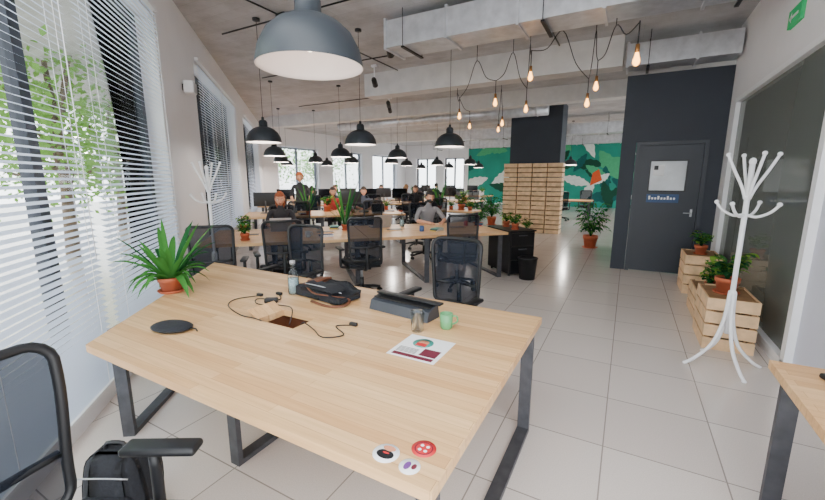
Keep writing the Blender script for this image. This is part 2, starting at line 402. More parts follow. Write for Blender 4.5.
# ------------------------------------------------------------ blinds
def blind(L, z0, z1, loc, rz, tilt=24, step=.042):
    m = MB(); m.box((0, L/2, z1-.02), (.05, L, .045), M_white2); m.box((0, L/2, z0+.012), (.03, L, .02), M_white2)
    n = int((z1-z0-.08)/step); dx = cos(radians(tilt))*.019; dz = sin(radians(tilt))*.019
    for i in range(n):
        z = z0+.05+i*step
        m.add([(-dx, .01, z+dz), (dx, .01, z-dz), (dx, L-.01, z-dz), (-dx, L-.01, z+dz), ], [(0, 1, 2, 3)], M_slat)
    k = max(2, int(L/.6))
    for i in range(k):
        y = .15+(L-.3)*i/(k-1)
        for dxx in (-.022, .022): m.box((dxx, y, (z0+z1)/2), (.002, .004, z1-z0-.04), M_white2)
    m.tube([(.03, L-.1, z1-.04), (.03, L-.1, z0+.9)], .003, M_white2, seg=5)
    return m.obj('window_blind', loc, rz)
for (ya, yb, z0, z1) in ((1.0, 3.14, .16, 3.36), (3.27, 5.02, .16, 3.36), (6.8, 8.66, .55, 3.36), (8.72, 10.6, .55, 3.36), (12.2, 14.2, .55, 3.36), (14.25, 16.2, .55, 3.36)):
    p = A(WA+.045, ya); blind(yb-ya, z0, z1, (p[0], p[1], 0), RA)
for w in fw: blind(w[1]-w[0]+.1, 1.0, w[3]+.08, (XB+.045, w[0]-.05, 0), 0, tilt=20, step=.05)
# ------------------------------------------------------------ exterior
m = MB(); m.bb(-40, 30, -20, 60, -.5, -.4, pm('street_paving', (200, 200, 196), .9)); m.obj('ground_street')
def tree(x, y, h, R, n=2200):
    m = MB(); m.tube([(0, 0, -.4), (.1, .05, h*.3), (-.05, .1, h*.6), (.1, 0, h*.9)], [.14, .11, .08, .03], M_trunk, sub=4)
    cl = []
    for i in range(11):
        an = random.random()*6.28; rr = R*(.3+.6*random.random()); z = h*(.35+.65*random.random()); p = (cos(an)*rr, sin(an)*rr, z)
        cl.append(p); m.tube([(0, .05, h*.35+.3*z*.4), (p[0]*.6, p[1]*.6, z*.85), p], [.05, .03, .012], M_trunk, sub=3, seg=6)
    for i in range(n):
        c = random.choice(cl); d = Vector((random.gauss(0, 1), random.gauss(0, 1), random.gauss(0, .8)))*R*.32; p = Vector(c)+d
        u = Vector((random.gauss(0, 1), random.gauss(0, 1), random.gauss(0, 1))).normalized(); w = u.orthogonal().normalized(); s_ = .05+.05*random.random()
        m.add([p-u*s_, p+w*s_*.6, p+u*s_, p-w*s_*.6], [(0, 1, 2, 3)], M_tree)
    m.obj('street_tree', (x, y, 0))
for a, b, h, R in ((-4.4, 2.6, 4.5, 1.6), (-5.0, 5.6, 4.2, 1.5), (-4.6, 9.6, 4.5, 1.6), (-5.5, 14.5, 4.8, 1.8)):
    p = A(a, b); tree(p[0], p[1], h, R)
tree(-18, 15, 5, 2); tree(-18, 20, 5, 2)
# ------------------------------------------------------------ desks
def loop(m, p, q, z1, w=.07, t=.03):
    P = Vector((p[0], p[1], 0)); Q = Vector((q[0], q[1], 0)); d = (Q-P).normalized()
    an = math.atan2(d.y, d.x)
    for E in (P+d*t/2, Q-d*t/2): m.box((E.x, E.y, z1/2), (t, w, z1), M_steel, rz=an)
    C = (P+Q)/2; L = (Q-P).length
    for z in (t/2, z1-t/2): m.box((C.x, C.y, z), (L-2*t, w, t), M_steel, rz=an)
m = MB(); TZ = .75
m.poly([(-2.40, .84), (-.40, .84), (-.40, 1.605), (-1.62, 1.605), (-1.62, 1.52), (-1.92, 1.52), (-1.92, 1.605), (-3.0, 1.605)], TZ-.04, TZ, M_wood)
m.poly([(-3.003, 1.609), (-1.92, 1.609), (-1.92, 1.73), (-1.62, 1.73), (-1.62, 1.609), (-.40, 1.609), (-.40, 2.40), (-3.67, 2.44)], TZ-.04, TZ, M_wood)
m.bb(-1.95, -1.59, 1.48, 1.77, TZ-.16, TZ-.145, M_brown)
for a_ in ((-1.95, -1.93, 1.48, 1.77), (-1.61, -1.59, 1.48, 1.77), (-1.93, -1.61, 1.48, 1.50), (-1.93, -1.61, 1.75, 1.77)): m.bb(a_[0], a_[1], a_[2], a_[3], TZ-.145, TZ-.041, M_brown)
m.add([(-1.92, 1.525, TZ), (-1.92, 1.725, TZ), (-2.0, 1.725, TZ+.05), (-2.0, 1.525, TZ+.05), (-1.93, 1.525, TZ), (-1.93, 1.725, TZ), (-2.015, 1.725, TZ+.04), (-2.015, 1.525, TZ+.04)], [(0, 1, 2, 3), (7, 6, 5, 4), (0, 3, 7, 4), (1, 5, 6, 2), (3, 2, 6, 7), (0, 4, 5, 1)], M_wood)
loop(m, (-.46, .92), (-.46, 2.33), TZ-.04); loop(m, (-2.62, 1.06), (-3.5, 2.3), TZ-.04); loop(m, (-1.82, 1.22), (-1.82, 2.1), TZ-.18)
m.bb(-2.9, -.5, 1.88, 1.92, TZ-.08, TZ-.04, M_steel); m.bb(-2.5, -.5, 1.3, 1.34, TZ-.08, TZ-.04, M_steel)
m.obj('office_desk')
def bench(a0, a1, b0, b1, legs, name='office_desk', rz=RA, split=True):
    m = MB(); mid = (b0+b1)/2
    if split: m.bb(a0, a1, b0, mid-.003, TZ-.04, TZ, M_wood); m.bb(a0, a1, mid+.003, b1, TZ-.04, TZ, M_wood)
    else: m.bb(a0, a1, b0, b1, TZ-.04, TZ, M_wood)
    for l in legs: loop(m, (l, b0+.06), (l, b1-.06), TZ-.04)
    m.bb(legs[0], legs[-1], mid-.1, mid-.06, TZ-.08, TZ-.04, M_steel)
    if split:
        for q in (a0+(a1-a0)*.25, a0+(a1-a0)*.75):
            m.bb(q-.14, q+.14, mid-.08, mid+.08, TZ, TZ+.012, M_pine); m.bb(q-.13, q+.13, mid-.07, mid+.07, TZ+.012, TZ+.014, M_black)
    return m.obj(name, rz=rz)
bench(-1.3, .93, 5.5, 7.05, [-1.1, .78]); bench(.94, 3.2, 5.5, 7.05, [1.85, 3.1])
bench(-1.25, .6, 9.2, 10.75, [-1.1, .5]); bench(.61, 2.5, 9.2, 10.75, [1.4, 2.4])
bench(-1.25, 1.2, 12.9, 14.45, [-1.1, 1.1]); bench(1.21, 4.0, 12.9, 14.45, [2.6, 3.9])
bench(-1.2, 2.0, 16.4, 17.6, [-1.1, 1.9])
bench(-8.6, -5.0, 13.6, 15.1, [-8.5, -5.1], rz=0); bench(-10.6, -6.0, 18.0, 19.5, [-10.5, -6.1], rz=0)
bench(-5.1, -3.5, 9.6, 10.3, [-5.0, -3.6], rz=0, split=False)
bench(-3.0, -1.2, 16.4, 17.3, [-2.9, -1.3], rz=0, split=False)
m = MB(); m.bb(.66, 1.21, 1.0, 2.33, TZ-.04, TZ, M_wood); loop(m, (.73, 1.06), (.73, 2.27), TZ-.04); loop(m, (1.14, 1.06), (1.14, 2.27), TZ-.04); m.obj('side_table')
m = MB(); m.bb(2.4, 3.6, 4.6, 6.8, TZ-.04, TZ, M_wood); loop(m, (2.5, 4.7), (2.5, 6.7), TZ-.04); loop(m, (3.5, 4.7), (3.5, 6.7), TZ-.04); m.obj('meeting_table')
# ------------------------------------------------------------ office chair
def chair_mesh():
    m = MB()
    for i in range(5):
        an = radians(90+72*i); d = Vector((cos(an), sin(an), 0))
        m.tube([d*.04+Vector((0, 0, .12)), d*.18+Vector((0, 0, .105)), d*.3+Vector((0, 0, .075))], [.028, .022, .016], M_black, seg=8, sub=2)
        c = d*.3; sd = Vector((-d.y, d.x, 0))
        for k in (-1, 1): m.tube([c+sd*.008*k+Vector((0, 0, .03)), c+sd*.028*k+Vector((0, 0, .03))], .03, M_black, seg=14, smooth=False)
        m.tube([c+Vector((0, 0, .03)), c+Vector((0, 0, .08))], .008, M_black, seg=6)
    m.tube([(0, 0, .08), (0, 0, .26)], .03, M_black, seg=12); m.tube([(0, 0, .26), (0, 0, .40)], .018, M_silver, seg=12)
    m.rbox((0, -.02, .41), (.2, .26, .05), .015, M_black)
    def seat(v):
        v = v.copy(); v.z += -.02*(v.y/.24)**2*(1 if v.y > 0 else -.4)+.012*(v.x/.24)**2; k = 1-.1*max(0, -v.y/.24); v.x *= k; return v
    m.rbox((0, .03, .465), (.49, .47, .07), .032, M_fab, fn=seat, sub=5)
    m.rbox((0, .02, .432), (.44, .42, .02), .008, M_black)
    m.tube([(0, -.08, .41), (0, -.24, .42), (0, -.30, .52), (0, -.285, .72)], [.026, .026, .024, .018], M_black, seg=8, sub=4)
    def bp(x, z): return Vector((x, -.235-.09*((z-.55)/.55)+.06*(x/.23)**2-.03*cos((z-.55)/.5*pi), z))
    pts = []; W, Z0, Z1, r = .235, .55, 1.10, .06
    for (cx, cz, a0) in ((W-r-.01, Z1-r, 0), (-(W-r-.01), Z1-r, 90), (-(W-r-.03), Z0+r, 180), (W-r-.03, Z0+r, 270)):
        for k in range(5):
            an = radians(a0+90*k/4); pts.append(bp(cx+r*cos(an), cz+r*sin(an)))
    full = []
    for i in range(len(pts)):
        p, q = pts[i], pts[(i+1) % len(pts)]; n = max(1, int((q-p).length/.05))
        for k in range(n):
            t = k/n; x = p.x*(1-t)+q.x*t; z = p.z*(1-t)+q.z*t; full.append(bp(x, z))
    m.tube(full, .016, M_black, seg=8, closed=True)
    nx, nz = 10, 12; vs = []; fs = []
    for j in range(nz+1):
        z = Z0+.012+(Z1-Z0-.024)*j/nz; t = j/nz; w = (W-.035)+(.02)*t
        if j in (0, nz): w -= .035
        for i in range(nx+1): vs.append(bp(w*(2*i/nx-1), z))
    for j in range(nz):
        for i in range(nx): a = j*(nx+1)+i; fs.append((a, a+1, a+nx+2, a+nx+1))
    m.add(vs, fs, M_mesh, None, True)
    m.tube([bp(-.2, .72)+Vector((0, -.012, 0)), bp(0, .72)+Vector((0, -.02, 0)), bp(.2, .72)+Vector((0, -.012, 0))], .014, M_black, sub=4)
    for sx in (-1, 1):
        m.tube([(sx*.1, .0, .415), (sx*.26, 0, .42), (sx*.285, 0, .47), (sx*.285, 0, .66)], [.018, .018, .02, .018], M_black, sub=3)
        m.rbox((sx*.285, .03, .675), (.075, .26, .03), .013, M_black)
    return m.mesh('office_chair')
CH = chair_mesh()
def chair(x, y, deg, sc=1): return place(CH, 'office_chair', (x, y, 0), radians(deg), sc)
def chA(a, b, deg): p = A(a, b); return chair(p[0], p[1], 45+deg)
chair(-1.235, .375, -60)
chair(-1.23, 2.72, 174); chair(-2.95, 2.80, 184)
chA(.78, 5.2, 6); chA(2.2, 5.2, -5); chA(-.25, 5.1, 10); chA(-.93, 4.78, 0)
chA(1.05, 7.55, 185); chA(.0, 9.1, 0); chA(1.6, 9.1, 8); chA(2.6, 8.6, 60); chA(1.75, 11.2, 180); chA(2.3, 12.6, 0); chA(3.4, 12.6, 10); chA(-.6, 12.6, 0)
chA(3.0, 14.85, 180); chA(.3, 16.1, 0); chair(-6.2, 13.3, 10); chair(-5.7, 15.5, 180); chair(-7, 17.6, 0); chair(-4.3, 9.25, 20)
chair(-2.2, 15.9, 10); chair(-1.5, 17.7, 190); chair(2.1, 5.4, -90); chair(2.1, 6.2, -90); chair(3.95, 5.7, 90)
# ------------------------------------------------------------ pendant lamps
def lamp_mesh(L):
    m = MB()
    out = [(.25, 0), (.248, .02), (.235, .08), (.20, .145), (.15, .19), (.10, .215), (.062, .225), (.06, .29), (.045, .315), (.02, .32), (.018, .36), (.001, .362)]
    inn = [(.25, 0), (.244, .001), (.24, .02), (.228, .075), (.194, .138), (.146, .18), (.098, .205), (.001, .21)]
    m.lathe(out, (0, 0, 0), M_lampo, seg=48); m.lathe(inn, (0, 0, 0), M_lampi, seg=48)
    m.lathe([(.001, .205), (.022, .2), (.022, .15), (.001, .15)], (0, 0, 0), M_white2, seg=16)
    m.ell((0, 0, .115), (.036, .036, .045), M_bulb)
    m.tube([(0, 0, .36), (0, 0, L)], .004, M_black, seg=6); m.lathe([(.001, L-.03), (.05, L-.03), (.05, L), (.001, L)], (0, 0, 0), M_black, seg=20)
    return m.mesh('pendant_lamp')
LZ = 2.12
LM = lamp_mesh(H-LZ)
def lamp(x, y, e=14, dz=0):
    o = place(LM, 'pendant_lamp', (x, y, LZ))
    l = bpy.data.lights.new('bulb_light', 'POINT'); l.energy = e; l.color = (1, .94, .87); l.shadow_soft_size = .05
    lo = bpy.data.objects.new('bulb_light', l); COL.objects.link(lo); lo.parent = o; lo.location = (0, 0, .05)
lamp(-1.38, 1.5, e=1.0)
for a in (-.45, .98, 2.48): lamp(*A(a, 6.3), e=14)
for a in (-.5, 1.05, 2.5): lamp(*A(a, 10), e=44)
for a in (-.5, .6, 1.8, 3.2): lamp(*A(a, 13.7), e=64)
for x in (-8.2, -6.8, -5.4): lamp(x, 14.4, e=64)
for x in (-9.8, -8.2, -6.6): lamp(x, 18.8, e=84)
for a in (-.4, 1.2): lamp(*A(a, 16.9), e=60)
for x in (-2.1,): lamp(x, 16.8, e=110)
# ------------------------------------------------------------ string lights (draped festoon)
m = MB()
bul = [(-3.3, 8.7, 2.8), (-2.9, 7.1, 2.78), (-1.95, 6.24, 2.8), (-1.6, 6.8, 2.76), (-1.28, 5.6, 2.97), (-.62, 6.25, 2.68), (-.50, 6.0, 2.84), (-.04, 4.4, 2.72)]
bul2 = [(-2.4, 8.2, 2.75), (-2.9, 9.6, 2.8)]
for BL in (bul, bul2):
    for (x, y, z) in BL:
        m.lathe([(.001, .1), (.018, .1), (.02, .04), (.016, .03), (.001, .03)], (x, y, z), M_brass, seg=12)
        m.lathe([(.014, .03), (.02, .0), (.032, -.04), (.03, -.065), (.015, -.085), (.001, -.09)], (x, y, z), M_edison, seg=16)
        m.tube([(x, y, z+.1), (x, y, z+.30)], .006, M_black, seg=6)
    for i in range(len(BL)-1):
        p = Vector(BL[i])+Vector((0, 0, .29)); q = Vector(BL[i+1])+Vector((0, 0, .29)); mid = (p+q)/2; mid.z = 3.55; top = H-.002
        lo, hi = min(p.y, q.y), max(p.y, q.y)
        if lo < 5.1 < hi: mid.y = 5.1; mid.z = 3.24; top = 3.31
        elif lo < 7.47 < hi: mid.y = 7.47; mid.z = 3.24; top = 3.335
        a1 = p.lerp(mid, .5); a1.z -= .1; a2 = q.lerp(mid, .5); a2.z -= .1
        m.tube([p, a1, mid, a2, q], .006, M_black, seg=5, sub=5); m.tube([mid, (mid.x, mid.y, top)], .005, M_black, seg=5)
m.obj('string_lights')
# ------------------------------------------------------------ plants
def pot(m, R, h, mat=None, saucer=True, z0=0):
    z = z0
    if saucer: m.lathe([(.001, 0), (R*.95, 0), (R*1.12, .018), (R*1.08, .02), (R*.9, .008), (.001, .008)], (0, 0, z), mat or M_terra); z += .008
    m.lathe([(.001, 0), (R*.72, 0), (R*.93, h*.72), (R, h*.72), (R*1.03, h), (R*.94, h), (R*.9, h*.86), (.001, h*.86)], (0, 0, z), mat or M_terra)
    m.lathe([(.001, h*.875), (R*.9, h*.865)], (0, 0, z), M_soil)
    return z+h*.86
def plant_strap(n=34, L=.34, W=.035, R=.085, h=.11, mats=(M_leaf, M_leaf2), name='potted_plant', rise=1.2, dr=.9, mat=None):
    m = MB(); z = pot(m, R, h, mat)
    for i in range(n):
        az = i*2.4+random.random()*.5; k = i/n
        m.leaf((cos(az)*.02, sin(az)*.02, z-.01), az, L*(.6+.5*random.random()), W*(.8+.4*random.random()), rise*(1.9-1.5*k)+random.random()*.2, dr*(.4+.6*k), random.choice(mats), fold=.5)
    return m.mesh(name)
def plant_bush(n=110, R0=.22, R=.1, h=.15, hh=.3, W=.06, LL=.09, mats=(M_leaf, M_leaf2, M_leaf3), name='potted_plant', mat=None):
    m = MB(); z = pot(m, R, h, mat)
    for i in range(12):
        az = i*2.4; ex = Vector((cos(az)*R0*.6, sin(az)*R0*.6, z+hh*(.4+.5*random.random())))
        m.tube([(0, 0, z-.01), (ex.x*.4, ex.y*.4, (z+ex.z)/2), ex], .004, M_leaf2, seg=5, sub=2)
        for k in range(n//12):
            t = .35+.65*random.random(); p = Vector((ex.x*t, ex.y*t, z+(ex.z-z)*t))
            m.leaf(p, random.random()*6.28, LL*(.7+.8*random.random()), W*(.7+.5*random.random()), .6*random.random()+.1, .5, random.choice(mats), seg=4)
    return m.mesh(name)
def plant_palm(L=.8, R=.16, h=.28, n=14, name='potted_palm', mat=None):
    m = MB(); z = pot(m, R, h, mat)
    for i in range(n):
        az = i*2.4; rise = 1.7-.8*i/n; LL = L*(.7+.4*random.random()); d = Vector((cos(az), sin(az), 0)); pr = []
        for k in range(9):
            t = k/8; pr.append(Vector((0, 0, z))+d*LL*.36*t+Vector((0, 0, LL*(rise*t-.75*t*t))))
        m.tube(pr, [.007-.0006*k for k in range(9)], M_leaf2, seg=5)
        for k in range(2, 9):
            for s_ in (-1, 1): m.leaf(pr[k], az+s_*(1.0-.06*k), .17*(1.2-.07*k)*(L/.8), .05, .3, .6, random.choice((M_leaf, M_leaf2)), seg=3)
    return m.mesh(name)
PS = plant_strap(name='potted_spider_plant', n=44, L=.37, W=.046, rise=.85, mats=(M_leaf, M_leaf2, M_leaf)); PB = plant_bush(); PP = plant_palm(n=22, L=.95)
PBs = plant_bush(n=80, R0=.14, R=.06, h=.09, hh=.18, LL=.07, W=.045); PSs = plant_strap(n=22, L=.3, W=.03, R=.06, h=.09, rise=1.6, dr=.4, name='potted_snake_plant')
PBw = plant_bush(n=90, R0=.2, R=.1, h=.16, hh=.4, mat=M_white2)
place(PS, 'potted_spider_plant', (-2.99, 1.62, TZ))
place(PP, 'potted_palm', (-.68, 9.9, 0)); place(PBw, 'potted_plant', (-2.5, 11.4, 0))
def plA(me, n, a, b, z=TZ, r=0): p = A(a, b); place(me, n, (p[0], p[1], z), r)
plA(PBs, 'potted_plant', -.75, 5.8); plA(PSs, 'potted_snake_plant', .72, 6.5, TZ); plA(PBs, 'potted_plant', -.9, 6.9, r=1)
plA(PB, 'potted_plant', .7, 10.4); plA(PBs, 'potted_plant', 2.3, 10.5, r=2); plA(PSs, 'potted_snake_plant', .2, 9.5)
for i, x in enumerate((-4.95, -4.6, -4.25, -3.95, -3.7)): place((PBw, PSs, PBs, PB, PBs)[i], ('potted_plant', 'potted_snake_plant', 'potted_plant', 'potted_plant', 'potted_plant')[i], (x, 9.95, TZ), i)
for x in (-8.2, -6.8, -5.4): place(PB, 'potted_plant', (x, 13.85, TZ), x)
for x in (-10, -8.7, -7.4, -6.2): place(PBw, 'potted_plant', (x, 18.25, TZ), x)
place(PP, 'potted_palm', (-9.6, 16.3, 0), 1); place(PP, 'potted_palm', (-4.1, 13.2, 0), 2); place(PP, 'potted_palm', (-3.9, 11.2, 0), .6)
def crate(x0, x1, y0, y1, z1, slats, name='wooden_crate'):
    m = MB(); crate_geo(m, x0-(x0+x1)/2, x1-(x0+x1)/2, y0-(y0+y1)/2, y1-(y0+y1)/2, 0, z1, slats=slats)
    m.bb(-(x1-x0)/2, (x1-x0)/2, -(y1-y0)/2, (y1-y0)/2, z1-.03, z1-.012, M_pine2)
    m.obj(name, ((x0+x1)/2, (y0+y1)/2, 0))
crate(.76, 1.12, 4.42, 5.0, .50, 4); crate(.80, 1.16, 5.3, 5.9, .34, 3); crate(.80, 1.18, 6.5, 7.05, .55, 4)
place(PB, 'potted_plant', (.93, 4.72, .488)); place(PBs, 'potted_plant', (.92, 5.42, .328)); place(PB, 'potted_plant', (1.0, 5.7, .328), 1.2, .8); place(PB, 'potted_plant', (.98, 6.75, .538), 2, .8)
# ------------------------------------------------------------ coat stand
def coat_stand():
    m = MB(); W = M_white2
    m.tube([(0, 0, .30), (0, 0, 1.72)], .019, W, seg=12); m.ell((0, 0, 1.73), (.024, .024, .03), W)
    for i in range(4):
        an = radians(90*i+20); d = Vector((cos(an), sin(an), 0))
        m.tube([d*.02+Vector((0, 0, .66)), d*.035+Vector((0, 0, .42)), d*.10+Vector((0, 0, .2)), d*.22+Vector((0, 0, .06)), d*.29+Vector((0, 0, .014))], .014, W, sub=4)
        m.ell(tuple(d*.29+Vector((0, 0, .013))), (.018, .018, .013), W)
        an = radians(90*i+10); d = Vector((cos(an), sin(an), 0))
        m.tube([d*.018+Vector((0, 0, 1.45)), d*.05+Vector((0, 0, 1.54)), d*.11+Vector((0, 0, 1.66)), d*.165+Vector((0, 0, 1.78))], .011, W, sub=4)
        m.ell(tuple(d*.165+Vector((0, 0, 1.785))), (.017, .017, .017), W)
        an += radians(45); d = Vector((cos(an), sin(an), 0)); e = 1.33
        m.tube([d*.018+Vector((0, 0, e-.02)), d*.08+Vector((0, 0, e-.03)), d*.16+Vector((0, 0, e+.01)), d*.21+Vector((0, 0, e+.07))], .011, W, sub=4)
        m.ell(tuple(d*.21+Vector((0, 0, e+.075))), (.017, .017, .017), W)
    m.lathe([(.018, 0), (.03, .01), (.03, .03), (.018, .04)], (0, 0, .64), W); m.lathe([(.018, 0), (.028, .01), (.028, .03), (.018, .04)], (0, 0, 1.43), W)
    return m.mesh('coat_stand')
CS = coat_stand(); place(CS, 'coat_stand', (.84, 4.03, 0)); p = A(-1.08, 5.42); place(CS, 'coat_stand', (p[0], p[1], 0), .4)
# wall things
m = MB(); m.rbox((0, 0, 0), (.12, .2, .16), .02, M_white2); m.bb(-.085, -.06, -.03, .03, -.04, .04, M_black); m.rbox((.062, 0, 0), (.006, .17, .13), .002, pm('speaker_grille', (200, 200, 202), .7)); p = A(WA+.088, 6.05); m.obj('wall_speaker', (p[0], p[1], 2.78), RA)
m = MB(); m.bb(-.03, 0, -.17, .17, -.08, .08, M_exit); m.bb(-.034, -.03, -.1, .1, -.012, .012, M_white2); m.add([(-.034, .06, .05), (-.034, .13, 0), (-.034, .06, -.05)], [(0, 1, 2)], M_white2)
m.obj('exit_sign', (XR, 5.2, 3.1))
m = MB(); m.lathe([(.001, 0), (.12, 0), (.15, .33), (.16, .335), (.16, .35), (.145, .35), (.115, .02), (.001, .02)], (0, 0, 0), M_black); m.obj('waste_bin', (-1.32, 6.25, 0))
m = MB(); m.bb(3.27, 3.72, 5.55, 6.3, .04, .74, M_black); m.bb(3.25, 3.74, 5.53, 6.32, .74, .76, M_blackm)
for i in range(3): m.bb(3.29, 3.70, 5.535, 5.55, .07+i*.225, .27+i*.225, M_blackm); m.bb(3.42, 3.57, 5.52, 5.535, .22+i*.225, .235+i*.225, M_steel)
for x in (3.3, 3.65):
    for y in (5.6, 6.2): m.tube([(x, y, 0), (x, y, .04)], .02, M_black)
m.obj('drawer_cabinet', rz=RA)
plA(PBs, 'potted_plant', 3.45, 5.72, .76); plA(PBs, 'potted_plant', 3.5, 6.1, .76, 2)
# ------------------------------------------------------------ table top things
BOT = [(.001, .004), (.034, .004), (.038, .0), (.04, .01), (.04, .13), (.03, .165), (.016, .185), (.015, .215), (.019, .218), (.019, .23), (.013, .23)]
m = MB(); m.lathe(BOT, (0, 0, 0), M_glass); m.lathe([(.001, .006), (.036, .008), (.0365, .12), (.001, .12)], (0, 0, 0), pm('tinted_water', (140, 158, 158), .1, var=.02)); m.lathe([(.001, .228), (.0205, .228), (.0205, .252), (.001, .252)], (0, 0, 0), M_silver); bm_ = m.mesh('glass_bottle'); place(bm_, 'glass_bottle', (-2.13, 2.03, TZ))
m = MB(); m.lathe([(.001, 0), (.034, 0), (.041, .115), (.038, .115), (.032, .008), (.001, .008)], (0, 0, 0), M_glass); m.obj('drinking_glass', (-.98, 1.84, TZ))
m = MB(); m.lathe([(.001, 0), (.028, 0), (.034, .01), (.038, .09), (.035, .09), (.03, .012), (.001, .012)], (0, 0, 0), M_green)
m.tube([(.035, 0, .075), (.06, 0, .07), (.062, 0, .04), (.034, 0, .025)], .005, M_green, sub=4); m.obj('ceramic_cup', (-.85, 1.95, TZ), .5)
m = MB()
m.ell((0, 0, .018), (.125, .085, .018), M_fab, fn=lambda v: Vector((v.x, v.y, max(-1, min(1, v.z*1.3)))), seg=28, rings=10)
m.tube([(.127*cos(t*pi/12), .086*sin(t*pi/12), .018) for t in range(24)], .003, M_black, closed=True, seg=5)
m.tube([(.12, .02, .02), (.15, .03, .012), (.17, .02, .006)], .004, M_black); m.obj('headphone_case', (-2.22, 1.18, TZ), .15)
m = MB()
def lump(v):
    n = mnoise.noise(Vector((v.x*7, v.y*9, v.z*5))); return Vector((v.x+.01*n, v.y+.012*n, v.z*(1+.7*n-.5*abs(v.x)/.23)+.012*n if v.z > 0 else v.z))
m.rbox((0, 0, .045), (.48, .25, .09), .035, M_fab, fn=lump, sub=9)
m.rbox((.02, -.05, .088), (.36, .14, .018), .008, M_fab, fn=lump, sub=7)
m.tube([(-.2, -.06, .08), (-.1, -.1, .1), (.05, -.09, .1), (.2, -.05, .07)], .004, M_silver, sub=4)
m.tube([(-.22, .0, .04), (-.16, -.08, .09), (0, -.135, .06), (.14, -.12, .06), (.24, -.02, .03), (.28, -.1, .012), (.2, -.17, .01), (.02, -.17, .012)], .01, M_brown, sub=5, flat=.5)
m.rbox((-.15, .05, .09), (.12, .14, .03), .012, M_brown, fn=lump, sub=3)
m.obj('messenger_bag', (-1.86, 2.1, TZ), -.15)
m = MB(); G = pm('organizer_graphite', (52, 56, 64), .5)
m.add([(-.23, -.07, 0), (.23, -.07, 0), (.23, .07, 0), (-.23, .07, 0), (-.23, -.05, .06), (.23, -.05, .06), (.23, .05, .09), (-.23, .05, .09)], [(0, 3, 2, 1), (0, 1, 5, 4), (1, 2, 6, 5), (2, 3, 7, 6), (3, 0, 4, 7), (4, 5, 6, 7)], G)
m.bb(-.22, .22, -.03, .035, .075, .082, M_black); m.rbox((.02, .03, .098), (.5, .05, .014), .005, M_black)
m.obj('desk_organizer', (-1.2, 2.06, TZ), -.12)
m = MB(); m.bb(-.13, .13, -.135, .135, 0, .0012, M_paper)
m.bb(-.11, .11, -.12, -.09, .0012, .0016, M_maroon); m.bb(.02, .11, -.08, .0, .0012, .0016, M_maroon); m.lathe([(.001, .0017), (.055, .0017), (.055, .0012)], (-.02, .055, 0), M_teal); m.lathe([(.001, .002), (.03, .002), (.03, .0017)], (-.02, .06, 0), M_skinp); m.bb(-.05, .01, .015, .05, .0017, .0021, M_red)
for i in range(5): m.bb(-.11, .0, -.03-.012*i, -.025-.012*i, .0012, .0015, M_black)
m.obj('printed_flyer', (-.85, 1.645, TZ))
def sticker(name, x, y, R, parts, ring=M_paper):
    m = MB(); m.lathe([(.001, .0012), (R, .0012), (R, 0)], (0, 0, 0), ring, seg=36); k = 0
    for (px, py, rx, ry, mt) in parts:
        k += 1; m.add([(px+rx*cos(t*pi/8), py+ry*sin(t*pi/8), .0014+.0002*k) for t in range(16)], [tuple(range(16))], mt)
    m.obj(name, (x, y, TZ))
sticker('round_sticker', -.595, .91, .043, [(0, -.006, .03, .02, M_black), (0, .022, .022, .012, M_skinp), (0, .0, .012, .004, M_red)])
sticker('round_sticker', -.50, .985, .04, [(0, 0, .03, .03, M_maroon), (0, 0, .026, .026, M_red), (-.01, -.01, .006, .006, M_paper), (.01, -.01, .006, .006, M_paper), (-.01, .01, .006, .006, M_paper), (.01, .01, .006, .006, M_paper)], ring=M_red)
sticker('round_sticker', -.502, .895, .033, [(-.008, 0, .01, .018, M_purple), (.013, .004, .008, .012, M_maroon)])
def cable(pts, r=.0035): 
    m = MB(); m.tube([(p[0], p[1], TZ+p[2]) for p in pts], r, M_black, sub=6, seg=6); m.rbox((pts[-1][0], pts[-1][1], TZ+.012), (.05, .025, .02), .005, M_black); m.obj('power_cable')
cable([(-1.8, 1.66, -.06), (-1.83, 1.72, .02), (-1.98, 1.78, .005), (-2.15, 1.72, .005), (-2.25, 1.8, .005), (-2.1, 1.86, .005), (-2.2, 1.95, .005)])
cable([(-1.86, 1.6, -.06), (-1.90, 1.50, .015), (-2.08, 1.52, .005), (-2.3, 1.6, .005), (-2.38, 1.72, .005), (-2.3, 1.86, .005)])
cable([(-1.68, 1.62, -.06), (-1.60, 1.58, .02), (-1.5, 1.56, .005), (-1.38, 1.5, .005), (-1.3, 1.58, .005), (-1.42, 1.66, .005), (-1.34, 1.72, .005)])
m = MB(); m.rbox((0, 0, .02), (.09, .05, .035), .01, M_black); m.obj('power_adapter', (-2.1, 1.79, TZ), .6)
m = MB(); m.rbox((0, 0, .02), (.26, .05, .04), .008, M_black)
for i in range(4): m.lathe([(.001, .041), (.017, .041), (.02, .044)], (-.09+.06*i, 0, 0), M_white2, seg=14)
m.obj('power_strip', (-1.77, 1.63, TZ-.145))
m = MB(); m.rbox((0, 0, .012), (.12, .07, .024), .01, M_black); m.tube([(.05, .0, .015), (.1, .04, .006), (.16, .02, .006)], .004, M_black); m.obj('computer_mouse', (.86, 2.2, TZ), .3)
